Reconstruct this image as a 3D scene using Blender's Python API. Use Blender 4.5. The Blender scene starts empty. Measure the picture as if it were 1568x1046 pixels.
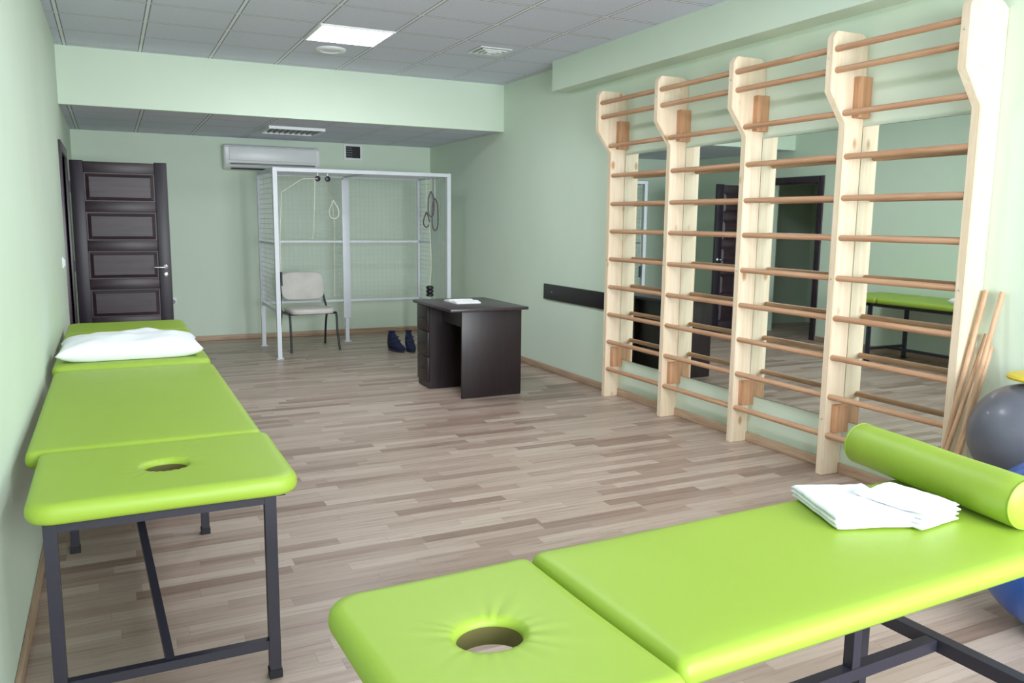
import bpy, bmesh, math, random
from mathutils import Vector, Matrix, noise
random.seed(7)
scene=bpy.context.scene
scene.view_settings.view_transform='Standard'
try: scene.view_settings.look='None'
except Exception: pass

# ---------------------------------------------------------------- dims
XL,XR=-0.348,3.984
YF,YD,YB=-1.5,8.41,10.75
ZC,ZD=3.0,2.5

def lin(c):
    o=[]
    for v in c:
        v=v/255.0
        o.append(v/12.92 if v<=0.04045 else ((v+0.055)/1.055)**2.4)
    return (o[0],o[1],o[2],1.0)

# ---------------------------------------------------------------- materials
class NT:
    def __init__(s,name):
        s.m=bpy.data.materials.new(name); s.m.use_nodes=True
        s.t=s.m.node_tree; s.t.nodes.clear()
        s.out=s.n('ShaderNodeOutputMaterial'); s.b=s.n('ShaderNodeBsdfPrincipled')
        s.l(s.b.outputs[0],s.out.inputs[0])
    def n(s,k,**kw):
        x=s.t.nodes.new(k)
        for a,v in kw.items(): setattr(x,a,v)
        return x
    def l(s,a,b): s.t.links.new(a,b)
    def math(s,op,a,b=None,c=None):
        x=s.n('ShaderNodeMath',operation=op)
        for i,v in enumerate((a,b,c)):
            if v is None: continue
            if isinstance(v,(int,float)): x.inputs[i].default_value=v
            else: s.l(v,x.inputs[i])
        return x.outputs[0]
    def ramp(s,fac,stops):
        x=s.n('ShaderNodeValToRGB'); e=x.color_ramp.elements
        while len(e)<len(stops): e.new(0.5)
        for i,(p,c) in enumerate(stops): e[i].position=p; e[i].color=c
        s.l(fac,x.inputs[0]); return x.outputs[0]
    def coords(s,scale=(1,1,1)):
        tc=s.n('ShaderNodeTexCoord'); mp=s.n('ShaderNodeMapping'); mp.inputs['Scale'].default_value=scale
        s.l(tc.outputs['Object'],mp.inputs[0]); return mp.outputs[0]
    def noise(s,vec,sc,det=3,rough=.5,dist=0):
        x=s.n('ShaderNodeTexNoise'); x.inputs['Scale'].default_value=sc; x.inputs['Detail'].default_value=det
        x.inputs['Roughness'].default_value=rough; x.inputs['Distortion'].default_value=dist
        s.l(vec,x.inputs['Vector']); return x.outputs[0]
    def mix(s,f,a,b,mode='MIX'):
        x=s.n('ShaderNodeMix',data_type='RGBA',blend_type=mode)
        for i,v in ((0,f),(6,a),(7,b)):
            if isinstance(v,(int,float)): x.inputs[i].default_value=v
            elif isinstance(v,tuple): x.inputs[i].default_value=v
            else: s.l(v,x.inputs[i])
        return x.outputs[2]
    def bump(s,h,st,dist=0.01):
        x=s.n('ShaderNodeBump'); x.inputs['Strength'].default_value=st; x.inputs['Distance'].default_value=dist
        s.l(h,x.inputs['Height']); s.l(x.outputs[0],s.b.inputs['Normal'])
    def setp(s,**kw):
        for k,v in kw.items():
            k=k.replace('_',' ')
            if k in s.b.inputs: s.b.inputs[k].default_value=v

def simple(name,c,rough=.5,metal=0,var=.06,ns=8,bump=0,bs=200,coat=0,spec=.5):
    N=NT(name); v=N.coords(); col=lin(c)
    n=N.noise(v,ns,3)
    a=tuple(min(1,x*(1+var)) for x in col[:3])+(1,); b=tuple(x*(1-var) for x in col[:3])+(1,)
    N.l(N.ramp(n,[(.3,b),(.7,a)]),N.b.inputs['Base Color'])
    N.setp(Roughness=rough,Metallic=metal,Coat_Weight=coat,Specular_IOR_Level=spec)
    if bump: N.bump(N.noise(v,bs,2),bump,.002)
    return N.m

def wood(name,base,dark,axis,gs=1.0,rough=.5,knots=False,contrast=1.0):
    N=NT(name)
    sc=[22*gs]*3; sc[axis]=1.3*gs
    v=N.coords(tuple(sc)); n=N.noise(v,1.6,5,.6,.6)
    col=N.ramp(n,[(.5-.22/contrast,lin(dark)),(.5+.12/contrast,lin(base))])
    if knots:
        k=[5.0]*3; k[axis]=2.6
        v2=N.coords(tuple(k)); vo=N.n('ShaderNodeTexVoronoi'); vo.inputs['Scale'].default_value=1.3; N.l(v2,vo.inputs['Vector'])
        f=N.ramp(vo.outputs['Distance'],[(0.07,(1,1,1,1)),(.15,(0,0,0,1))])
        col=N.mix(f,col,lin((200,156,112)))
    N.l(col,N.b.inputs['Base Color']); N.setp(Roughness=rough)
    N.bump(n,.08,.002)
    return N.m

def floor_mat():
    N=NT('laminate_floor'); tc=N.n('ShaderNodeTexCoord'); sp=N.n('ShaderNodeSeparateXYZ'); N.l(tc.outputs['Object'],sp.inputs[0])
    X,Y=sp.outputs[0],sp.outputs[1]
    W=.078; L=.62
    yr=N.math('DIVIDE',Y,W); row=N.math('FLOOR',yr)
    wn=N.n('ShaderNodeTexWhiteNoise',noise_dimensions='1D'); N.l(row,wn.inputs['W'])
    xr=N.math('ADD',N.math('DIVIDE',X,L),N.math('MULTIPLY',wn.outputs[0],7.31)); idx=N.math('FLOOR',xr)
    cb=N.n('ShaderNodeCombineXYZ'); N.l(row,cb.inputs[0]); N.l(idx,cb.inputs[1])
    w2=N.n('ShaderNodeTexWhiteNoise',noise_dimensions='2D'); N.l(cb.outputs[0],w2.inputs['Vector'])
    tone=N.ramp(w2.outputs[0],[(0,lin((150,127,114))),(.2,lin((170,148,134))),(.6,lin((184,164,150))),(1,lin((198,180,166)))])
    # grain
    off=N.math('MULTIPLY',w2.outputs[0],37.0)
    c2=N.n('ShaderNodeCombineXYZ'); N.l(N.math('ADD',N.math('MULTIPLY',X,2.2),off),c2.inputs[0]); N.l(N.math('MULTIPLY',Y,42.0),c2.inputs[1]); N.l(off,c2.inputs[2])
    g=N.noise(c2.outputs[0],1.0,5,.62,.8)
    gr=N.ramp(g,[(.28,(.68,.64,.62,1)),(.5,(.95,.94,.94,1)),(.72,(1.0,1.0,1.0,1))])
    col=N.mix(1.0,tone,gr,'MULTIPLY')
    fy=N.math('FRACT',yr); fx=N.math('FRACT',xr)
    dy=N.math('MULTIPLY',N.math('MINIMUM',fy,N.math('SUBTRACT',1.0,fy)),W)
    dx=N.math('MULTIPLY',N.math('MINIMUM',fx,N.math('SUBTRACT',1.0,fx)),L)
    seam=N.math('LESS_THAN',N.math('MINIMUM',dx,dy),.0012)
    col=N.mix(N.math('MULTIPLY',seam,.35),col,lin((105,85,78)))
    N.l(col,N.b.inputs['Base Color'])
    N.setp(Specular_IOR_Level=.5)
    N.l(N.ramp(g,[(.3,(.42,.42,.42,1)),(.7,(.33,.33,.33,1))]),N.b.inputs['Roughness'])
    N.bump(g,.05,.001)
    return N.m

def ceil_mat():
    N=NT('ceiling_tiles'); tc=N.n('ShaderNodeTexCoord'); sp=N.n('ShaderNodeSeparateXYZ'); N.l(tc.outputs['Object'],sp.inputs[0])
    def edge(o,off):
        f=N.math('FRACT',N.math('ADD',N.math('DIVIDE',o,.6),off))
        return N.math('MULTIPLY',N.math('MINIMUM',f,N.math('SUBTRACT',1.0,f)),.6)
    d=N.math('MINIMUM',edge(sp.outputs[0],20-1.53/.6),edge(sp.outputs[1],20-6.51/.6))
    bar=N.math('LESS_THAN',d,.012); gap=N.math('LESS_THAN',N.math('ABSOLUTE',N.math('SUBTRACT',d,.015)),.0045)
    n=N.noise(tc.outputs['Object'],90,2,.7)
    tile=N.ramp(n,[(.3,lin((208,212,228))),(.65,lin((222,226,242)))])
    col=N.mix(bar,tile,lin((238,240,246)))
    col=N.mix(gap,col,lin((140,144,156)))
    N.l(col,N.b.inputs['Base Color']); N.setp(Roughness=.85)
    N.bump(n,.15,.003)
    return N.m

def emis(name,c,st):
    N=NT(name); N.setp(Base_Color=lin(c),Emission_Color=lin(c),Emission_Strength=st); return N.m

M=dict(
 wall=simple('mint_wall_paint',(217,232,214),.75,var=.015,ns=2,bump=.05,bs=260,spec=.3),
 floor=floor_mat(), ceil=ceil_mat(),
 base=wood('baseboard_wood',(196,168,142),(165,134,110),1),
 pine=wood('pine_post_wood',(244,226,202),(230,203,170),2,knots=True,contrast=.8),
 rung=wood('beech_rung_wood',(206,162,128),(178,130,97),1,rough=.45),
 lath=wood('bracket_wood',(208,160,122),(180,128,92),2),
 vinyl=simple('lime_vinyl',(150,178,58),.5,var=.02,ns=3,bump=.06,bs=350,coat=0),
 inner=simple('cushion_opening_inner',(96,92,48),.8),  # inner faces of the opening, set darker so the hole reads dark
 steel=simple('dark_painted_steel',(46,44,56),.42,var=.05),
 white=simple('white_cage_paint',(218,222,230),.4,var=.02),
 wire=simple('cage_wire',(210,216,218),.5,var=.02),
 door=wood('dark_stained_wood',(60,41,48),(30,20,28),0,gs=.8,rough=.42),
 doorv=wood('dark_stained_wood_vertical',(44,33,46),(26,19,30),2,gs=.8,rough=.42),
 frame=wood('dark_frame_wood',(62,46,58),(38,30,40),2,rough=.35),
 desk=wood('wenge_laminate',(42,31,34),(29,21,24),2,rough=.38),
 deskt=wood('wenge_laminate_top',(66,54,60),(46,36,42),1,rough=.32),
 plastic=simple('white_plastic',(236,238,240),.35,var=.01),
 grey=simple('grey_plastic',(150,154,160),.45),
 dark=simple('dark_void',(28,28,32),.6),
 black=simple('black_strip_laminate',(36,32,38),.4),
 chrome=simple('chrome',(200,200,205),.2,metal=1,var=.01),
 fabric=simple('beige_upholstery',(214,209,204),.85,bump=.3,bs=500),
 blackmetal=simple('black_metal',(38,38,44),.35),
 cloth=simple('white_cotton',(238,240,246),.9,var=.01,bump=.25,bs=300,spec=.2),
 paper=simple('paper',(238,238,240),.8),
 navy=simple('navy_fabric',(26,32,70),.75,bump=.3,bs=300),
 sole=simple('shoe_sole',(50,52,74),.6),
 rope=simple('white_rope',(222,222,205),.8),
 strap=simple('dark_strap',(96,84,92),.7),
 ballg=simple('grey_ball_rubber',(96,98,108),.38,coat=.1),
 ballb=simple('blue_ball_rubber',(20,88,178),.3,coat=.2),
 bally=simple('yellow_rubber',(222,196,50),.4),
 stick=wood('pole_wood',(216,176,142),(190,146,112),2,rough=.5),
 lamp=emis('lamp_diffuser',(246,248,255),35.0),
)
Nm=NT('mirror_glass'); Nm.setp(Base_Color=(.80,.86,.83,1),Metallic=1.0,Roughness=.015); M['mirror']=Nm.m

# ---------------------------------------------------------------- mesh helpers
def link(o): scene.collection.objects.link(o); return o
def root(name,loc=(0,0,0),rz=0):
    e=bpy.data.objects.new(name,None); e.empty_display_size=.1; e.location=loc; e.rotation_euler=(0,0,rz); link(e); return e
def fin(name,bm,mat,parent=None,smooth=False,autos=None):
    bmesh.ops.recalc_face_normals(bm,faces=bm.faces)
    me=bpy.data.meshes.new(name); bm.to_mesh(me); bm.free()
    mats=mat if isinstance(mat,(list,tuple)) else [mat]
    for m in mats: me.materials.append(m)
    if smooth:
        for p in me.polygons: p.use_smooth=True
        if autos is not None:
            try: me.set_sharp_from_angle(angle=math.radians(autos))
            except Exception: pass
    o=bpy.data.objects.new(name,me); link(o)
    if parent is not None:
        o.parent=parent; o.matrix_parent_inverse=Matrix.Translation(-Vector(parent.location))
    return o
def merge(bm,b):
    me=bpy.data.meshes.new('tmp'); b.to_mesh(me); b.free(); bm.from_mesh(me); bpy.data.meshes.remove(me)
def add_box(bm,x0,x1,y0,y1,z0,z1,bev=0,seg=2):
    b=bmesh.new()
    bmesh.ops.create_cube(b,size=1)
    for v in b.verts: v.co=Vector(((x0+x1)/2+v.co.x*(x1-x0),(y0+y1)/2+v.co.y*(y1-y0),(z0+z1)/2+v.co.z*(z1-z0)))
    if bev: bmesh.ops.bevel(b,geom=b.edges[:],offset=bev,segments=seg,affect='EDGES',profile=.5)
    merge(bm,b)
def box(name,x0,x1,y0,y1,z0,z1,mat,parent=None,bev=0,seg=2):
    bm=bmesh.new(); add_box(bm,x0,x1,y0,y1,z0,z1,bev,seg); return fin(name,bm,mat,parent,smooth=bev>0,autos=50)
def boxes(name,L,mat,parent=None,bev=0):
    bm=bmesh.new()
    for b in L: add_box(bm,*b,bev=bev)
    return fin(name,bm,mat,parent,smooth=bev>0,autos=50)
def add_sweep(bm,pts,r,seg=12,cap=True,sq=None):
    pts=[Vector(p) for p in pts]; n=len(pts)
    rr=r if isinstance(r,(list,tuple)) else [r]*n
    T=[]
    for i in range(n):
        a=pts[max(0,i-1)];b=pts[min(n-1,i+1)]; T.append((b-a).normalized())
    up=Vector((0,0,1)) if abs(T[0].z)<.9 else Vector((0,1,0))
    N0=(up-T[0]*up.dot(T[0])).normalized(); rings=[]
    for i in range(n):
        N0=(N0-T[i]*N0.dot(T[i])).normalized(); B=T[i].cross(N0)
        ring=[]
        for k in range(seg):
            a=2*math.pi*(k+.5*(sq is not None))/seg
            ring.append(bm.verts.new(pts[i]+(N0*math.cos(a)+B*math.sin(a))*rr[i]))
        rings.append(ring)
    for i in range(n-1):
        for k in range(seg):
            bm.faces.new((rings[i][k],rings[i][(k+1)%seg],rings[i+1][(k+1)%seg],rings[i+1][k]))
    if cap:
        bm.faces.new(rings[0][::-1]); bm.faces.new(rings[-1])
def smoothpts(P,sub=6):
    P=[Vector(p) for p in P]; out=[]
    for i in range(len(P)-1):
        p0=P[max(0,i-1)];p1=P[i];p2=P[i+1];p3=P[min(len(P)-1,i+2)]
        for k in range(sub):
            t=k/sub
            out.append(.5*((2*p1)+(p2-p0)*t+(2*p0-5*p1+4*p2-p3)*t*t+(3*p1-p0-3*p2+p3)*t**3))
    out.append(P[-1]); return out
def tube(name,pts,r,mat,parent=None,seg=12,smooth=False,sub=6):
    bm=bmesh.new(); add_sweep(bm,smoothpts(pts,sub) if smooth else pts,r,seg); return fin(name,bm,mat,parent,True,50)
def tubes(name,L,r,mat,parent=None,seg=12):
    bm=bmesh.new()
    for a,b in L: add_sweep(bm,[a,b],r,seg)
    return fin(name,bm,mat,parent,True,50)
def sqbar(name,L,w,mat,parent=None):
    bm=bmesh.new()
    for a,b in L: add_sweep(bm,[a,b],w/2*math.sqrt(2),4,sq=1)
    return fin(name,bm,mat,parent)
def prism_y(bm,poly,y0,y1,bev=0):
    b=bmesh.new()
    f0=[b.verts.new((x,y0,z)) for x,z in poly]; f1=[b.verts.new((x,y1,z)) for x,z in poly]
    b.faces.new(f0); b.faces.new(f1[::-1]); n=len(poly)
    for i in range(n): b.faces.new((f0[i],f0[(i+1)%n],f1[(i+1)%n],f1[i]))
    bmesh.ops.recalc_face_normals(b,faces=b.faces)
    if bev: bmesh.ops.bevel(b,geom=b.edges[:],offset=bev,segments=2,affect='EDGES')
    merge(bm,b)
def lathe(name,prof,c,mat,parent=None,seg=32,axis='Z'):
    bm=bmesh.new(); rings=[]
    for r,h in prof:
        ring=[]
        for k in range(seg):
            a=2*math.pi*k/seg; p=(r*math.cos(a),r*math.sin(a),h)
            if axis=='Y': p=(p[0],p[2],p[1])
            if axis=='X': p=(p[2],p[0],p[1])
            ring.append(bm.verts.new(Vector(c)+Vector(p)))
        rings.append(ring)
    for i in range(len(rings)-1):
        for k in range(seg): bm.faces.new((rings[i][k],rings[i][(k+1)%seg],rings[i+1][(k+1)%seg],rings[i+1][k]))
    bm.faces.new(rings[0]); bm.faces.new(rings[-1])
    return fin(name,bm,mat,parent,True,40)

# ---------------------------------------------------------------- padded cushion
def pad(name,x0,x1,y0,y1,zt,th,cr,mat,parent,hole=None,wr=0.0,seed=0):
    """cr: corner radii [x0y0,x1y0,x1y1,x0y1]"""
    if not isinstance(cr,(list,tuple)): cr=[cr]*4
    cs=[(x0+cr[0],y0+cr[0],180,cr[0]),(x1-cr[1],y0+cr[1],270,cr[1]),(x1-cr[2],y1-cr[2],0,cr[2]),(x0+cr[3],y1-cr[3],90,cr[3])]
    pts=[]
    for cx,cy,a0,r in cs:
        for k in range(9):
            a=math.radians(a0+90*k/8); pts.append(Vector((cx+r*math.cos(a),cy+r*math.sin(a),0)))
    out=[]
    for i,p in enumerate(pts):
        q=pts[(i+1)%len(pts)]; d=(q-p).length; m=max(1,int(d/.02))
        for k in range(m): out.append(p.lerp(q,k/m))
    O=out; n=len(O)
    hc=Vector(hole[:2]+(0,)) if hole else Vector(((x0+x1)/2,(y0+y1)/2,0))
    if hole:
        hx,hy=hole[2],hole[3]; I=[]
        for p in O:
            d=p-hc; a=math.atan2(d.y,d.x)
            rr=1/math.sqrt((math.cos(a)/hx)**2+(math.sin(a)/hy)**2); I.append(hc+Vector((rr*math.cos(a),rr*math.sin(a),0)))
    else:
        I=[]
        w=min(x1-x0,y1-y0)/2*.7
        for p in O: I.append(Vector((min(max(p.x,x0+w),x1-w),min(max(p.y,y0+w),y1-w),0)))
    bm=bmesh.new(); zb=zt-th
    def wz(P,dh):
        z=0.0012*noise.noise(Vector((P.x*4+seed,P.y*4,1)))
        if hole and wr:
            a=math.atan2(P.y-hc.y,P.x-hc.x)
            amp=wr*math.exp(-dh/.06)*min(1,dh/.015)
            z+=amp*(math.sin(a*19+3*noise.noise(Vector((a*2,seed,0))))*.45+noise.noise(Vector((math.cos(a)*6+seed,math.sin(a)*6,dh*6)))*1.0)
            z-=.004*math.exp(-dh/.03)
        return z
    rings=[]
    prof=[(.020,zb),(.008,zb+.003),(.001,zb+.012),(-.002,zb+.024),(-.001,zt-.026),(.003,zt-.014),(.010,zt-.006),(.020,zt-.0018),(.034,zt)]
    for ins,z in prof:
        ring=[]
        for i in range(n):
            d=I[i]-O[i]; L=max(d.length,1e-6); p=O[i]+d*(ins/L)
            ring.append(bm.verts.new((p.x,p.y,z)))
        rings.append(ring)
    K=26 if hole else 5
    for k in range(1,K+1):
        t=k/K; ring=[]
        for i in range(n):
            d=I[i]-O[i]; L=d.length; endins=L-(.010 if hole else 0)
            ins=.034+(endins-.034)*t; p=O[i]+d*(ins/L)
            ring.append(bm.verts.new((p.x,p.y,zt+wz(p,L-ins)-(.0015 if (hole and k==K) else 0))))
        rings.append(ring)
    mi=len(rings)
    if hole:
        for ins,z in ((.003,zt-.011),(0,zt-.020),(0.001,zt-.024),(0.001,zb)):
            ring=[]
            for i in range(n):
                d=(O[i]-I[i]).normalized(); p=I[i]+d*ins; ring.append(bm.verts.new((p.x,p.y,z)))
            rings.append(ring)
        rings.append(rings[0])
    for q,(a,b) in enumerate(zip(rings[:-1],rings[1:])):
        for i in range(n):
            j=(i+1)%n
            try:
                f=bm.faces.new((a[i],a[j],b[j],b[i]))
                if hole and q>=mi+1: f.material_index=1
            except ValueError: pass
    if not hole:
        bm.faces.new(rings[0][::-1])
        bm.faces.new(rings[-1])
        bmesh.ops.remove_doubles(bm,verts=bm.verts,dist=1e-5)
    return fin(name,bm,[mat,M['inner']],parent,True,60)

# ================================================================ ROOM SHELL
T=.2
box('floor',XL-T,XR+T,YF-T,YB+T,-.12,0,M['floor'])
box('ceiling',XL-T,XR+T,YF-T,YD+.06,ZC,ZC+.12,M['ceil'])
box('ceiling_dropped',XL,XR,YD+.06,YB,ZD,ZD+.08,M['ceil'])
box('wall_bulkhead',XL,XR,YD,YD+.06,ZD,ZC,M['wall'])
box('wall_right',XR,XR+T,YF-T,YB+T,0,ZC,M['wall'])
box('wall_back',XL,XR,YB,YB+T,0,ZC,M['wall'])
DY0,DY1,DZ=7.95,8.87,2.06
boxes('wall_left',[(XL-T,XL,YF-T,DY0,0,ZC),(XL-T,XL,DY1,YB+T,0,ZC),(XL-T,XL,DY0,DY1,DZ,ZC)],M['wall'])
WX0,WX1,WZ0,WZ1=.2,3.7,.85,2.6
boxes('wall_front',[(XL,WX0,YF-T,YF,0,ZC),(WX1,XR,YF-T,YF,0,ZC),(WX0,WX1,YF-T,YF,0,WZ0),(WX0,WX1,YF-T,YF,WZ1,ZC)],M['wall'])
box('trim_soffit_beam',3.80,XR,YF,6.97,2.73,ZC,M['wall'])
# corridor behind door
boxes('wall_corridor',[(XL-1.6,XL-1.5,7.3,9.6,0,2.6),(XL-1.5,XL-T,7.3,7.4,0,2.6),(XL-1.5,XL-T,9.5,9.6,0,2.6),(XL-1.6,XL-T,7.3,9.6,2.6,2.7)],M['wall'])
box('floor_corridor',XL-1.6,XL-T,7.3,9.6,-.12,0,M['floor'])
# baseboards
box('baseboard_right',XR-.016,XR,YF,YB,0,.065,M['base'],bev=.004)
box('baseboard_back',XL,XR-.016,YB-.016,YB,0,.065,wood('baseboard_wood_x',(196,168,142),(165,134,110),0),bev=.004)
boxes('baseboard_left',[(XL,XL+.016,YF,7.86,0,.065),(XL,XL+.016,DY1+.09,YB-.016,0,.065)],M['base'],bev=.004)
# window in the wall behind the camera
w=root('window_1',((WX0+WX1)/2,YF-.1,WZ0))
L=[(WX0,WX1,YF-.13,YF-.06,WZ0,WZ0+.07),(WX0,WX1,YF-.13,YF-.06,WZ1-.07,WZ1)]
for i in range(4):
    x=WX0+(WX1-WX0-.07)*i/3; L.append((x,x+.07,YF-.13,YF-.06,WZ0+.07,WZ1-.07))
boxes('frame',L,M['plastic'],w)
box('sill',WX0-.05,WX1+.05,YF-.05,YF+.12,WZ0-.04,WZ0,M['plastic'],w,bev=.006)

# ---------------------------------------------------------------- door
d=root('door_1',(XL,DY1,0))
fr=.09
boxes('frame',[(XL-.12,XL+.02,DY0-fr,DY0,0,DZ+fr),(XL-.12,XL+.02,DY1,DY1+fr,0,DZ+fr),(XL-.12,XL+.02,DY0,DY1,DZ,DZ+fr)],M['frame'],d,bev=.004)
lx0,lx1=XL+.035,.535; ly0,ly1=8.885,8.925; zt=2.05
st=.115
pn=5; rail=.10; ph=(zt-.02-rail*(pn+1)-.06)/pn
L=[(lx0,lx0+st,ly0,ly1,.01,zt),(lx1-st,lx1,ly0,ly1,.01,zt)]
boxes('stile',L,M['doorv'],d,bev=.004)
rails=[];z=.01; panels=[]
rails.append((lx0+st,lx1-st,ly0,ly1,z,z+rail+.06)); z+=rail+.06
for i in range(pn):
    panels.append((z,z+ph)); z+=ph
    rails.append((lx0+st,lx1-st,ly0,ly1,z,min(z+rail,zt))); z+=rail
boxes('rail',rails,M['door'],d,bev=.003)
bm=bmesh.new()
for a,b in panels:
    add_box(bm,lx0+st,lx1-st,ly0+.014,ly1-.014,a,b)
    for yy,s in ((ly0+.014,-1),(ly1-.014,1)):
        q=bmesh.new(); x0,x1,z0,z1=lx0+st+.012,lx1-st-.012,a+.012,b-.012
        A=[q.verts.new((x,yy,zz)) for x,zz in ((x0,z0),(x1,z0),(x1,z1),(x0,z1))]
        m=.03
        B=[q.verts.new((x,yy+s*.011,zz)) for x,zz in ((x0+m,z0+m),(x1-m,z0+m),(x1-m,z1-m),(x0+m,z1-m))]
        q.faces.new(B)
        for i in range(4): q.faces.new((A[i],A[(i+1)%4],B[(i+1)%4],B[i]))
        merge(bm,q)
fin('panel',bm,M['door'],d)
hx,hz=lx1-.055,1.03
lathe('handle_rose',[(.026,0),(.026,-.008),(.020,-.012)],(hx,ly0,hz),M['chrome'],d,axis='Y')
lathe('keyhole_rose',[(.024,0),(.024,-.006),(.018,-.009)],(hx,ly0,hz-.075),M['chrome'],d,axis='Y')
tube('lever',[(hx,ly0,hz),(hx,ly0-.045,hz),(hx-.02,ly0-.055,hz),(hx-.11,ly0-.052,hz)],.009,M['chrome'],d,smooth=True)
boxes('hinge',[(XL+.02,XL+.036,ly0-.006,ly0+.012,h,h+.1) for h in (.25,1.0,1.75)],M['doorv'],d)
s=root('light_switch',(XL,7.28,1.16))
box('plate',XL,XL+.014,7.235,7.32,1.12,1.205,M['plastic'],s,bev=.004)
box('rocker',XL+.014,XL+.022,7.25,7.305,1.135,1.19,M['plastic'],s,bev=.003)
s=root('wall_outlet',(.65,YB,.5))
box('plate',.60,.69,YB-.012,YB,.46,.55,M['plastic'],s,bev=.004)
lathe('socket',[(.026,-.012),(.028,-.02),(.022,-.02),(.02,-.014)],(.645,YB,.505),M['grey'],s,axis='Y')

# ---------------------------------------------------------------- ceiling fixtures
def led(x0,y0,z):
    r=root('ceiling_light',(x0+.3,y0+.3,z))
    boxes('frame',[(x0,x0+.6,y0,y0+.02,z-.012,z),(x0,x0+.6,y0+.58,y0+.6,z-.012,z),(x0,x0+.02,y0+.02,y0+.58,z-.012,z),(x0+.58,x0+.6,y0+.02,y0+.58,z-.012,z)],M['plastic'],r)
    box('diffuser',x0+.02,x0+.58,y0+.02,y0+.58,z-.008,z-.002,M['lamp'],r)
led(1.53,6.51,ZC); led(1.53,3.51,ZC)  # second panel is out of view, added as fill light
r=root('louver_light',(1.9,9.5,ZD)); x0,y0,z=1.58,9.16,ZD
boxes('frame',[(x0,x0+.6,y0,y0+.025,z-.03,z),(x0,x0+.6,y0+.575,y0+.6,z-.03,z),(x0,x0+.025,y0+.025,y0+.575,z-.03,z),(x0+.575,x0+.6,y0+.025,y0+.575,z-.03,z)],M['plastic'],r)
box('reflector',x0+.025,x0+.575,y0+.025,y0+.575,z-.006,z-.001,M['dark'],r)
boxes('louver_blade',[(x0+.025+.55*k/9-.004,x0+.025+.55*k/9+.004,y0+.025,y0+.575,z-.026,z-.007) for k in range(1,9)],M['white'],r)
r=root('ceiling_speaker',(1.83,7.42,ZC))
lathe('ring',[(.13,0),(.13,-.012),(.12,-.02),(.095,-.02),(.09,-.012)],(1.83,7.42,ZC),M['plastic'],r)
lathe('grille',[(.09,-.010),(.06,-.018),(.001,-.02)],(1.83,7.42,ZC),M['white'],r)
r=root('ceiling_vent',(3.08,6.8,ZC)); z=ZC
bm=bmesh.new()
for k,(a,h) in enumerate(((.15,.006),(.115,.016),(.08,.022),(.045,.026))):
    for q in ((-a,a,-a,-a+.022),(-a,a,a-.022,a),(-a,-a+.022,-a+.022,a-.022),(a-.022,a,-a+.022,a-.022)):
        add_box(bm,3.08+q[0],3.08+q[1],6.8+q[2],6.8+q[3],z-h-.004,z-h+.004)
fin('louver_frame',bm,M['plastic'],r)
box('duct_plate',3.08-.15,3.08+.15,6.8-.15,6.8+.15,z-.003,z,M['grey'],r)

# ---------------------------------------------------------------- AC unit + wall vent
a=root('air_conditioner',(1.86,YB,2.1)); ax0,ax1=1.285,2.43
bm=bmesh.new()
b=bmesh.new(); prof=[(YB,2.11),(YB-.10,2.105),(YB-.19,2.15),(YB-.215,2.20),(YB-.215,2.38),(YB-.19,2.405),(YB,2.41)]
f0=[b.verts.new((ax0,y,z)) for y,z in prof]; f1=[b.verts.new((ax1,y,z)) for y,z in prof]
b.faces.new(f0); b.faces.new(f1)
for i in range(len(prof)): b.faces.new((f0[i],f0[(i+1)%7],f1[(i+1)%7],f1[i]))
bmesh.ops.recalc_face_normals(b,faces=b.faces); bmesh.ops.bevel(b,geom=b.edges[:],offset=.012,segments=3,affect='EDGES'); merge(bm,b)
fin('housing',bm,M['plastic'],a,True,50)
box('front_panel',ax0+.05,ax1-.05,YB-.226,YB-.21,2.215,2.375,M['plastic'],a,bev=.007)
bm=bmesh.new(); add_sweep(bm,[(ax0+.06,YB-.205,2.178),(ax1-.06,YB-.205,2.178)],.011,8); fin('louver',bm,M['grey'],a,True)
box('outlet_slot',ax0+.08,ax1-.2,YB-.168,YB-.11,2.112,2.128,M['dark'],a)
boxes('intake_groove',[(ax0+.06,ax1-.06,YB-.2165,YB-.214,2.382+.006*k,2.384+.006*k) for k in range(2)],M['grey'],a)
a=root('wall_vent',(2.9,YB,2.4))
boxes('frame',[(2.79,3.03,YB-.02,YB,2.29,2.315),(2.79,3.03,YB-.02,YB,2.465,2.49),(2.79,2.815,YB-.02,YB,2.315,2.465),(3.005,3.03,YB-.02,YB,2.315,2.465)],M['plastic'],a)
box('dark_grille',2.815,3.005,YB-.008,YB,2.315,2.465,M['dark'],a)
boxes('slat',[(2.815,2.90,YB-.016,YB-.006,2.32+.03*k,2.325+.03*k) for k in range(5)],M['grey'],a)

# ---------------------------------------------------------------- black wall bumper
b=root('wall_bumper_strip',(XR,6.7,.82))
box('board',XR-.02,XR,6.08,7.38,.74,.895,M['black'],b,bev=.003)
lathe('screw',[(.008,0),(.008,-.003),(.003,-.004)],(XR-.02,7.2,.82),M['chrome'],b,seg=12,axis='X')

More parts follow.
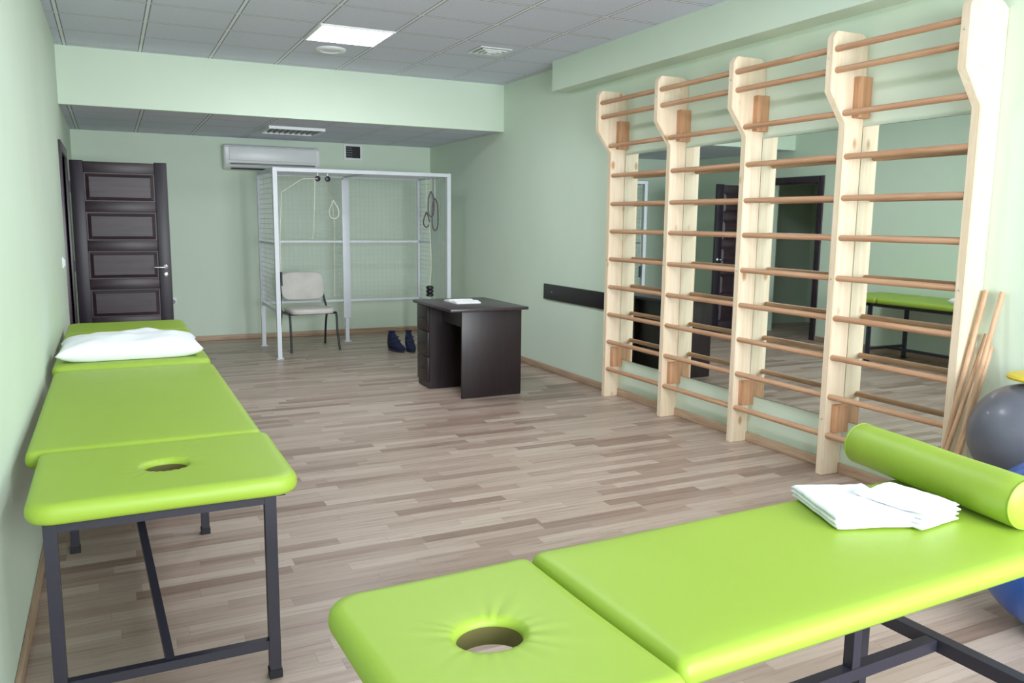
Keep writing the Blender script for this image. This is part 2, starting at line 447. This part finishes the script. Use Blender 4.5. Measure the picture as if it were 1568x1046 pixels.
# ================================================================ WALL BARS
wb=root('wall_bars',(3.9,4.36,0))
PY=[6.004-.823*i for i in range(5)]; PT=.052
bm=bmesh.new()
poly=[(XR,0),(3.838,0),(3.838,2.10),(3.708,2.27),(3.708,2.56),(3.735,2.60),(3.94,2.60),(XR,2.57)]
for i,y in enumerate(PY): prism_y(bm,poly,y-PT/2,y+PT/2,bev=.004)
o=fin('post',bm,M['pine'],wb,True,40)
RZ=[(3.862,.25),(3.862,.49),(3.862,.73),(3.862,.968),(3.862,1.207),(3.862,1.444),(3.862,1.675),(3.862,1.912),(3.825,2.155),(3.745,2.385),(3.735,2.50)]
bm=bmesh.new()
for i in range(4):
    for x,z in RZ:
        b=bmesh.new(); add_sweep(b,[(x,PY[i]-PT/2+.01,z),(x,PY[i+1]+PT/2-.01,z)],.020,16)
        for v in b.verts: v.co.z=z+(v.co.z-z)*.88
        merge(bm,b)
fin('rung',bm,M['rung'],wb,True,60)
L=[]
for i in range(4):
    for z0,z1 in ((2.13,2.36),(.27,.44)):
        L.append((XR-.10,XR,PY[i]-PT/2-.045,PY[i]-PT/2,z0,z1))
boxes('wall_bracket',L,M['lath'],wb,bev=.003)
bm=bmesh.new()
for i in range(5):
    for z in (.35,1.2,2.45):
        b=bmesh.new(); bmesh.ops.create_uvsphere(b,u_segments=8,v_segments=5,radius=.006)
        for v in b.verts: v.co+=Vector((3.838 if z<2 else 3.708,PY[i],z))
        merge(bm,b)
fin('screw',bm,M['chrome'],wb,True)
for i in range(4):
    m=root('wall_mirror',(XR,(PY[i]+PY[i+1])/2,1.2))
    y0,y1=PY[i+1]+PT/2+.006,PY[i]-PT/2-.006
    box('glass',XR-.006,XR-.0005,y0,y1,.335,2.085,M['mirror'],m)
    boxes('edge',[(XR-.007,XR-.0005,y0,y1,.331,.335),(XR-.007,XR-.0005,y0,y1,2.085,2.089)],M['chrome'],m)

# ================================================================ MASSAGE TABLES
def table_left():
    t=root('massage_table',(.1,3.65,0)); zt=.72
    pad('head_pad',-.262,.50,2.53,3.135,zt,.062,[.075,.075,.02,.02],M['vinyl'],t,hole=(.125,2.83,.068,.060),wr=.0018,seed=1)
    pad('body_pad',-.305,.483,3.15,4.80,zt,.062,[.03,.03,.05,.05],M['vinyl'],t,seed=2)
    boxes('pad_board',[(-.22,.46,2.58,2.74,zt-.076,zt-.062),(-.22,.46,2.92,3.12,zt-.076,zt-.062),(-.26,.44,3.18,4.75,zt-.076,zt-.062)],M['dark'],t)
    W=.036; zz=zt-.095
    sqbar('top_frame',[((-.205,2.62,zz),(-.205,4.6,zz)),((.42,2.62,zz),(.42,4.6,zz)),((-.205,2.64,zz),(.42,2.64,zz)),((-.205,4.10,zz),(.42,4.10,zz))],W,M['steel'],t)
    sqbar('leg',[((-.205,2.64,0.01),(-.205,2.64,zz)),((.42,2.64,.01),(.42,2.64,zz)),((-.22,4.07,.01),(-.22,4.07,zz)),((.34,4.07,.01),(.34,4.07,zz))],W,M['steel'],t)
    sqbar('cross_bar',[((-.205,2.64,.12),(.42,2.64,.12)),((-.22,4.07,.2),(.34,4.07,.2))],.03,M['steel'],t)
    sqbar('brace',[((.10,2.64,.12),(-.01,3.95,zz))],.026,M['steel'],t)
    boxes('foot_cap',[(x-.021,x+.021,y-.021,y+.021,0,.03) for x,y in ((-.205,2.64),(.42,2.64),(-.22,4.07),(.34,4.07))],M['dark'],t)
table_left()
def table_far():
    t=root('massage_table',(.1,5.85,0)); zt=.735
    pad('body_pad',-.315,.475,4.845,6.25,zt,.062,[.04,.04,.02,.02],M['vinyl'],t,seed=5)
    pad('head_pad',-.315,.475,6.265,6.85,zt,.062,[.02,.02,.075,.075],M['vinyl'],t,seed=6)
    zz=zt-.085
    boxes('pad_board',[(-.26,.43,4.9,6.8,zt-.076,zt-.062)],M['dark'],t)
    sqbar('top_frame',[((-.22,5.0,zz),(-.22,6.7,zz)),((.38,5.0,zz),(.38,6.7,zz)),((-.22,5.2,zz),(.38,5.2,zz)),((-.22,6.4,zz),(.38,6.4,zz))],.036,M['steel'],t)
    sqbar('leg',[((x,y,.01),(x,y,zz)) for x in (-.22,.38) for y in (5.2,6.4)],.036,M['steel'],t)
    sqbar('cross_bar',[((-.22,5.2,.15),(.38,5.2,.15)),((-.22,6.4,.15),(.38,6.4,.15)),((.08,5.2,.15),(.08,6.4,.15))],.03,M['steel'],t)
    boxes('foot_cap',[(x-.021,x+.021,y-.021,y+.021,0,.03) for x in (-.22,.38) for y in (5.2,6.4)],M['dark'],t)
table_far()
def table_right():
    t=root('massage_table',(1.4,1.37,0),math.radians(2.0)); zt=.72
    pad('head_pad',.375,.878,1.09,1.70,zt,.060,[.07,.02,.02,.07],M['vinyl'],t,hole=(.63,1.398,.068,.058),wr=.0022,seed=9)
    pad('body_pad',.893,2.47,1.13,1.712,zt,.056,[.025,.06,.06,.025],M['vinyl'],t,seed=11)
    boxes('pad_board',[(.43,.55,1.15,1.64,zt-.074,zt-.060),(.71,.86,1.15,1.64,zt-.074,zt-.060),(.92,2.42,1.17,1.67,zt-.070,zt-.056)],M['dark'],t)
    zz=zt-.0905
    sqbar('top_frame',[((.5,1.24,zz),(2.38,1.24,zz)),((.5,1.59,zz),(2.38,1.59,zz))],.034,M['steel'],t)
    sqbar('top_cross',[((x,1.24,zz),(x,1.59,zz)) for x in (1.05,1.70,2.05)],.030,M['steel'],t)
    sqbar('centre_post',[((1.70,1.4,.35),(1.70,1.4,zz)),((1.05,1.4,.35),(1.05,1.4,zz))],.030,M['steel'],t)
    sqbar('lower_beam',[((.85,1.4,.35),(2.05,1.4,.35))],.034,M['steel'],t)
    sqbar('lower_cross',[((2.05,1.12,.35),(2.05,1.66,.35)),((.85,1.12,.35),(.85,1.66,.35))],.038,M['steel'],t)
    sqbar('leg',[((x,y,.01),(x,y,.36)) for x in (.85,2.05) for y in (1.138,1.642)],.032,M['steel'],t)
    boxes('foot_cap',[(x-.02,x+.02,y-.02,y+.02,0,.03) for x in (.85,2.05) for y in (1.138,1.642)],M['dark'],t)
table_right()
# bolster
b=root('bolster_cushion',(2.19,1.575,.79),math.radians(-8.8))
R=.069; prof=[(.02,-.325),(R-.012,-.322),(R-.003,-.316),(R,-.305)]+[(R+.0008*math.sin(k),-.305+.61*k/12) for k in range(1,12)]+[(R,.305),(R-.003,.316),(R-.012,.322),(.02,.325)]
BZ=.724+R
o=lathe('roll',prof,(2.19,1.575,BZ),M['vinyl'],b,seg=48,axis='Y')
bm=bmesh.new()
for yy in (-.313,.313):
    ring=[(2.19+(R-.003)*math.cos(2*math.pi*k/48),1.575+yy,BZ+(R-.003)*math.sin(2*math.pi*k/48)) for k in range(49)]
    add_sweep(bm,ring,.0035,6,cap=False)
fin('piping',bm,M['vinyl'],b,True)

# towels: folded stacks
def towel(name,cx,cy,z0,w,l,layers,rz,seed,th=.013):
    t=root(name,(cx,cy,z0),rz)
    bm=bmesh.new()
    for k in range(layers):
        b=bmesh.new(); bmesh.ops.create_grid(b,x_segments=30,y_segments=30,size=.5)
        r=bmesh.ops.extrude_face_region(b,geom=b.faces[:]); ups=set(v for v in r['geom'] if isinstance(v,bmesh.types.BMVert))
        ww=w*(1-.02*random.random()); ll=l*(1-.03*random.random()); ox=random.uniform(-.004,.004); oy=random.uniform(-.004,.004)
        for v in b.verts:
            x,y=v.co.x,v.co.y; isup=v in ups
            ex=min((.5-abs(x))*ww,(.5-abs(y))*ll)
            R_=.012; rn=.25+.75*(1 if ex>R_ else math.sqrt(max(0,1-((R_-ex)/R_)**2)))
            hz=th*.5*rn if isup else -th*.5*rn
            wave=.005*noise.noise(Vector((x*3+seed,y*3,seed)))+.002*noise.noise(Vector((x*9,y*9+seed,k)))
            v.co=Vector((cx+ox+x*ww*(1+.03*noise.noise(Vector((y*4,seed,k)))),cy+oy+y*ll*(1+.03*noise.noise(Vector((x*4,seed+3,k)))),z0+th*.55+k*th+hz+wave*(k+1)/layers+.002))
        merge(bm,b)
    return fin('cloth',bm,M['cloth'],t,True,70)
towel('folded_towel',1.825,1.56,.722,.22,.27,3,math.radians(-20),3)
towel('folded_towel',1.95,1.48,.722,.17,.21,4,math.radians(6),8)

# pillow
p=root('pillow',(.08,5.2,.735)); bm=bmesh.new(); nx,ny=48,36
cx,cy,a,bb,h=.075,5.17,.375,.255,.085
def pz(u,v):
    e=(1-abs(u)**2.6)*(1-abs(v)**2.6)
    return max(0,e)**.42
G={}
for s in (1,-1):
    for i in range(nx+1):
        for j in range(ny+1):
            u=-1+2*i/nx; v=-1+2*j/ny
            edge=i in(0,nx) or j in(0,ny)
            if s==-1 and edge: G[(s,i,j)]=G[(1,i,j)]; continue
            pin=1-.06*(1-abs(u)**2)*abs(v)**6; pin2=1-.08*(1-abs(v)**2)*abs(u)**6
            x=cx+a*u*pin2; y=cy+bb*v*pin
            hh=pz(u,v)*h
            n=noise.noise(Vector((u*2.2,v*2.2,4)))*.018+noise.noise(Vector((u*6,v*3,9)))*.006
            z=.735+.045+(hh+n*pz(u,v) if s==1 else -min(.045,hh))+.012*noise.noise(Vector((u*3,v*3,2)))*(1 if edge else 0)
            G[(s,i,j)]=bm.verts.new((x,y,max(z,.7365)))
for s in (1,-1):
    for i in range(nx):
        for j in range(ny):
            try: bm.faces.new((G[(s,i,j)],G[(s,i+1,j)],G[(s,i+1,j+1)],G[(s,i,j+1)]))
            except ValueError: pass
fin('pillow_body',bm,M['cloth'],p,True)

# ================================================================ DESK
d=root('desk',(2.85,6.75,0))
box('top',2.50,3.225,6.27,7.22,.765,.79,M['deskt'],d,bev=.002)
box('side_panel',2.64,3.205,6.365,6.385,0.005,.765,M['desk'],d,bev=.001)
box('modesty_panel',3.12,3.136,6.385,6.90,.2,.765,M['desk'],d)
boxes('pedestal',[(2.54,3.2,6.885,6.903,.005,.765),(2.54,3.2,7.16,7.178,.005,.765),(3.185,3.2,6.903,7.16,.005,.765),(2.54,3.185,6.903,7.16,.005,.06)],M['desk'],d)
boxes('drawer_front',[(2.525,2.54,6.89,7.172,.065+.232*k,.065+.232*k+.226) for k in range(3)],M['desk'],d,bev=.001)
boxes('drawer_handle',[(2.505,2.512,6.98,7.08,.17+.232*k,.18+.232*k) for k in range(3)],M['black'],d)
box('apron',2.66,2.678,6.385,6.885,.62,.765,M['desk'],d)
# open book / papers
b=root('open_notebook',(2.86,6.85,.79)); bm=bmesh.new()
for s in (-1,1):
    n=10; prev=None
    for i in range(n+1):
        t=i/n; y=6.83+s*.16*t; z=.795+.018*math.sin(math.pi*min(1,t*1.0))**.8*(1-t*.5)+.004 if 0<t<1 else .799
        cur=[bm.verts.new((2.72,y,z)),bm.verts.new((2.95,y,z)),bm.verts.new((2.95,y,.791)),bm.verts.new((2.72,y,.791))]
        if prev:
            for k in range(4): bm.faces.new((prev[k],prev[(k+1)%4],cur[(k+1)%4],cur[k]))
        else: bm.faces.new(cur)
        prev=cur
    bm.faces.new(prev)
fin('pages',bm,M['paper'],b,True,40)

# ================================================================ CHAIR
c=root('visitor_chair',(2.06,9.7,0),math.radians(4)); CX=2.06
def rpad(name,x0,x1,y0,y1,z0,z1,bv,mat,par,bend=None):
    bm=bmesh.new(); vert=(y1-y0)<(z1-z0)
    c0,c1=((z0+z1)/2,(z1-z0)/2) if vert else ((y0+y1)/2,(y1-y0)/2)
    t0,t1=(y0,y1) if vert else (z0,z1)
    th=t1-t0; hw=(x1-x0)/2; n=64; rings=[]
    prof=[(.45,0),(.12,.0),(bv*.6,0),(bv*.15,th*.15),(0,th*.4),(0,th*.6),(bv*.15,th*.85),(bv*.6,th),(.12,th+.004),(.45,th+.006)]
    for q,(ins,h) in enumerate(prof):
        f=ins if q not in (0,9) else None
        ring=[]
        for k in range(n):
            a=2*math.pi*k/n; ca,sa=math.cos(a),math.sin(a)
            rr=(abs(ca)**5+abs(sa)**5)**(-1/5)
            w_,h_=((hw-ins),(c1-ins)) if f is not None else (hw*.05,c1*.05)
            X=(x0+x1)/2+w_*rr*ca; V=c0+h_*rr*sa
            ring.append(bm.verts.new((X,t0+h,V) if vert else (X,V,t0+h)))
        rings.append(ring)
    for a_,b_ in zip(rings[:-1],rings[1:]):
        for k in range(n): bm.faces.new((a_[k],a_[(k+1)%n],b_[(k+1)%n],b_[k]))
    bm.faces.new(rings[0]); bm.faces.new(rings[-1])
    if bend: bend(bm)
    return fin(name,bm,mat,par,True,60)
rpad('seat',CX-.26,CX+.26,9.44,9.88,.43,.49,.02,M['fabric'],c)
def tilt(b):
    for v in b.verts: v.co.y+= (v.co.z-.6)*.18+ .25*(v.co.x-CX)**2*-1
rpad('backrest',CX-.255,CX+.255,9.90,9.94,.56,.89,.016,M['fabric'],c,tilt)
for s in (-1,1):
    x=CX+s*.275
    tube('leg_front',[(x+s*.01,9.42,.0),(x,9.47,.22),(x,9.50,.41),(x,9.56,.43),(x,9.84,.43),(x,9.91,.50),(x-s*.02,9.94,.62),(x-s*.035,9.98,.80)],.013,M['blackmetal'],c,smooth=True)
    tube('leg_rear',[(x+s*.01,10.0,.0),(x,9.93,.22),(x,9.87,.40),(x,9.82,.43)],.013,M['blackmetal'],c,smooth=True)
tubes('seat_rail',[((CX-.275,9.56,.425),(CX+.275,9.56,.425)),((CX-.275,9.82,.425),(CX+.275,9.82,.425))],.011,M['blackmetal'],c)

# ================================================================ CAGE
g=root('pulley_therapy_cage',(2.6,9.55,0))
x0,x1,y0,y1,H=1.60,3.58,9.05,10.08,2.06
w=.045
xm=2.62
posts=[(x0,y0),(x1,y0),(x0,y1),(xm,y1),(x1,y1)]
sqbar('upright',[((x,y,.006),(x,y,H)) for x,y in posts],w,M['white'],g)
R_=[]
for z in (H-.02,):
    R_+=[((x0,y0,z),(x1,y0,z)),((x0,y1,z),(x1,y1,z)),((x0,y0,z),(x0,y1,z)),((x1,y0,z),(x1,y1,z)),((xm,y0,z),(xm,y1,z))]
sqbar('top_rail',R_,w*.86,M['white'],g)
box('mid_upright_channel',xm-.045,xm+.045,y1-.034,y1-.026,.3,H-.06,M['white'],g,bev=.002)
R_=[]
for z in (1.25,.52):
    R_+=[((x0,y1,z),(x1,y1,z)),((x0,y0,z),(x0,y1,z)),((x1,y0,z),(x1,y1,z))]
sqbar('mid_rail',R_,.025,M['white'],g)
def mesh_panel(name,o,u,v,lu,lv,sp):
    bm=bmesh.new(); o=Vector(o);u=Vector(u);v=Vector(v)
    nu=int(lu/sp); nv=int(lv/sp)
    for i in range(1,nu): a=o+u*(i*lu/nu); add_sweep(bm,[a,a+v*lv],.0020,4,cap=False)
    for j in range(1,nv): a=o+v*(j*lv/nv); add_sweep(bm,[a,a+u*lu],.0020,4,cap=False)
    fin(name,bm,M['wire'],g)
mesh_panel('mesh_back',(x0,y1,.52),(1,0,0),(0,0,1),x1-x0,H-.56,.055)
mesh_panel('mesh_left',(x0,y0,.52),(0,1,0),(0,0,1),y1-y0,H-.56,.055)
mesh_panel('mesh_right',(x1,y0,.52),(0,1,0),(0,0,1),y1-y0,H-.56,.055)
mesh_panel('mesh_roof',(x0,y0,H-.02),(1,0,0),(0,1,0),x1-x0,y1-y0,.055)
boxes('base_plate',[(x-.04,x+.04,y-.04,y+.04,0,.008) for x,y in posts],M['white'],g)
def pulley(x,y,z):
    lathe('pulley',[(.022,-.012),(.03,-.008),(.022,0),(.03,.008),(.022,.012)],(x,y,z),M['blackmetal'],g,seg=20,axis='Y')
    tube('pulley_hook',[(x,y,z),(x,y,z+.06),(x,y,H-.03)],.004,M['chrome'],g,seg=8)
for x in (2.08,2.19): pulley(x,9.15,H-.10)
tube('rope',[(2.05,9.15,H-.10),(2.03,9.15,1.5),(2.02,9.2,1.3)],.005,M['rope'],g,seg=8,smooth=True)
tube('rope',[(2.21,9.15,H-.10),(2.24,9.3,1.9),(2.34,9.6,1.72),(2.36,9.6,1.55)],.005,M['rope'],g,seg=8,smooth=True)
tube('sling',[(2.36,9.6,1.74),(2.31,9.6,1.62),(2.33,9.6,1.54),(2.40,9.6,1.54),(2.42,9.6,1.62),(2.36,9.6,1.74)],.009,M['rope'],g,seg=8,smooth=True)
tube('rope',[(2.37,9.6,1.54),(2.36,9.6,1.1),(2.35,9.6,.62)],.004,M['rope'],g,seg=8)
tube('rope',[(2.1,9.15,H-.1),(1.9,9.1,1.95),(1.67,9.07,1.80),(1.64,9.06,1.3),(1.64,9.06,.95)],.004,M['rope'],g,seg=8)
tube('spring',[(1.64,9.06,.95),(1.64,9.06,.80)],.014,M['blackmetal'],g)
for k,(x,y,zt_,ln) in enumerate([(3.42,9.2,1.86,.30),(3.47,9.2,1.78,.38),(3.38,9.25,1.62,.18)]):
    tube('strap',[(x,y,H-.05),(x,y,zt_)],.004,M['rope'],g,seg=6)
    tube('handle_loop',[(x,y,zt_),(x-.03,y,zt_-.08),(x-.035,y,zt_-ln*.8),(x,y,zt_-ln),(x+.035,y,zt_-ln*.8),(x+.03,y,zt_-.08),(x,y,zt_)],.008,M['strap'],g,seg=8,smooth=True)
tube('rope',[(3.40,9.2,1.5),(3.42,9.2,1.0),(3.40,9.2,.75)],.005,M['rope'],g,seg=8)
lathe('weight_stack',[(.03,0),(.045,.01),(.045,.03),(.03,.04),(.045,.05),(.045,.075),(.03,.085),(.045,.095),(.045,.12),(.02,.13)],(3.40,9.2,.62),M['blackmetal'],g,seg=24)

# ================================================================ SHOES
def shoe(x,y,rz):
    s=root('training_shoe',(x,y,0),rz)
    secs=[(-.15,.030,.05),(-.13,.045,.065),(-.09,.052,.08),(-.04,.050,.11),(.0,.046,.165),(.04,.046,.21),(.09,.046,.225),(.125,.040,.225),(.14,.030,.20)]
    bm=bmesh.new(); rings=[]
    for yy,hw,h in secs:
        ring=[]
        for k in range(16):
            a=2*math.pi*k/16; cx_=math.cos(a); sz=math.sin(a)
            X=hw*math.copysign(abs(cx_)**.7,cx_); Z=.02+(h-.02)*(.5+.5*math.copysign(abs(sz)**.7,sz))
            ring.append(bm.verts.new((x+X*(1-.25*max(0,(Z-.1))/.12),y+yy,Z)))
        rings.append(ring)
    for i in range(len(rings)-1):
        for k in range(16): bm.faces.new((rings[i][k],rings[i][(k+1)%16],rings[i+1][(k+1)%16],rings[i+1][k]))
    bm.faces.new(rings[0]);bm.faces.new(rings[-1])
    fin('upper',bm,M['navy'],s,True,70)
    bm=bmesh.new(); out=[]
    for k in range(24):
        a=2*math.pi*k/24; out.append((x+.055*math.cos(a)*(1 if math.sin(a)<0 else .88),y-.005+.155*math.sin(a)))
    f0=[bm.verts.new((p[0],p[1],.0)) for p in out]; f1=[bm.verts.new((p[0],p[1],.028)) for p in out]
    bm.faces.new(f0);bm.faces.new(f1)
    for k in range(24): bm.faces.new((f0[k],f0[(k+1)%24],f1[(k+1)%24],f1[k]))
    fin('sole',bm,M['sole'],s,True,40)
    tube('cuff',[(x+.034*math.cos(a),y+.085+.045*math.sin(a),.222) for a in [2*math.pi*k/12 for k in range(13)]],.008,M['navy'],s,seg=8)
    boxes('strap',[(x-.048,x+.048,y-.03,y-.01,.118,.128),(x-.046,x+.046,y+.005,y+.02,.16,.17)],M['sole'],s)
shoe(2.94,9.1,math.radians(15)); shoe(3.10,9.06,math.radians(-8))

# ================================================================ POLES + BALLS
def pole(bx,by,tx,ty,tz):
    s=root('wooden_pole',(bx,by,0))
    tube('shaft',[(bx,by,.012),(tx,ty,tz)],.0125,M['stick'],s,seg=14)
    return s
pole(3.66,2.665,3.965,2.655,1.20)
pole(3.68,2.61,3.965,2.57,1.20)
pole(3.60,2.64,3.965,2.63,.98)
pole(3.62,2.57,3.965,2.60,.92)
def ball(name,c,r,mat):
    s=root(name,c); bm=bmesh.new(); bmesh.ops.create_uvsphere(bm,u_segments=64,v_segments=40,radius=r)
    for v in bm.verts:
        v.co*=1-.004*(1 if abs((v.co.z/r*9)%1-.5)<.08 else 0)
        v.co+=Vector(c)
    fin('ball_skin',bm,mat,s,True)
    lathe('valve',[(.008,0),(.008,.004),(.004,.005)],(c[0]+r*.999,c[1],c[2]),M['plastic'],s,seg=10,axis='X')
ball('exercise_ball',(3.165,1.675,.345),.345,M['ballb'])
ball('exercise_ball',(3.70,2.225,.577),.24,M['ballg'])
s=root('ball_stand',(3.70,2.225,0))
bm=bmesh.new(); add_sweep(bm,[(3.70+.08*math.cos(2*math.pi*k/24),2.225+.08*math.sin(2*math.pi*k/24),.341) for k in range(25)],.010,8,cap=False)
for k in range(3):
    a=2*math.pi*k/3+.6; add_sweep(bm,[(3.70+.08*math.cos(a),2.225+.08*math.sin(a),.338),(3.70+.14*math.cos(a),2.225+.14*math.sin(a),.0)],.010,8)
fin('ring_and_legs',bm,M['steel'],s,True,60)
s=root('balance_disc',(3.74,2.17,.84))
lathe('cushion',[(.02,-.008),(.12,-.006),(.145,.0),(.15,.010),(.142,.020),(.1,.028),(.02,.026)],(3.75,2.20,.836),M['bally'],s,seg=40)

# ================================================================ LIGHTS
def area(name,loc,rot,sx,sy,e,col,spread=180):
    l=bpy.data.lights.new(name,'AREA'); l.shape='RECTANGLE'; l.size=sx; l.size_y=sy; l.energy=e; l.color=col; l.spread=math.radians(spread)
    o=bpy.data.objects.new(name,l); o.location=loc; o.rotation_euler=rot; link(o); return o
area('window_daylight',((WX0+WX1)/2,YF-.25,(WZ0+WZ1)/2),(math.radians(90),0,0),WX1-WX0,WZ1-WZ0,195,(.90,.96,1.0),110)
W=bpy.data.worlds.new('sky'); scene.world=W; W.use_nodes=True
W.node_tree.nodes['Background'].inputs[0].default_value=(.75,.86,1,1); W.node_tree.nodes['Background'].inputs[1].default_value=1.0

# ================================================================ CAMERA
cam=bpy.data.cameras.new('camera'); co=bpy.data.objects.new('camera',cam); link(co)
cam.sensor_width=36; cam.lens=36*1251.4/1568; cam.clip_start=.02
f,yaw,pit,rol=1251.4,.4551,.1460,-.0110
fw=Vector((math.sin(yaw)*math.cos(pit),math.cos(yaw)*math.cos(pit),-math.sin(pit)))
r0=Vector((math.cos(yaw),-math.sin(yaw),0)); dn=fw.cross(r0)
c_,s_=math.cos(rol),math.sin(rol); r2=c_*r0+s_*dn; dn2=-s_*r0+c_*dn
mt=Matrix((( r2.x,-dn2.x,-fw.x,0),(r2.y,-dn2.y,-fw.y,0),(r2.z,-dn2.z,-fw.z,1.52),(0,0,0,1)))
co.matrix_world=mt
scene.camera=co
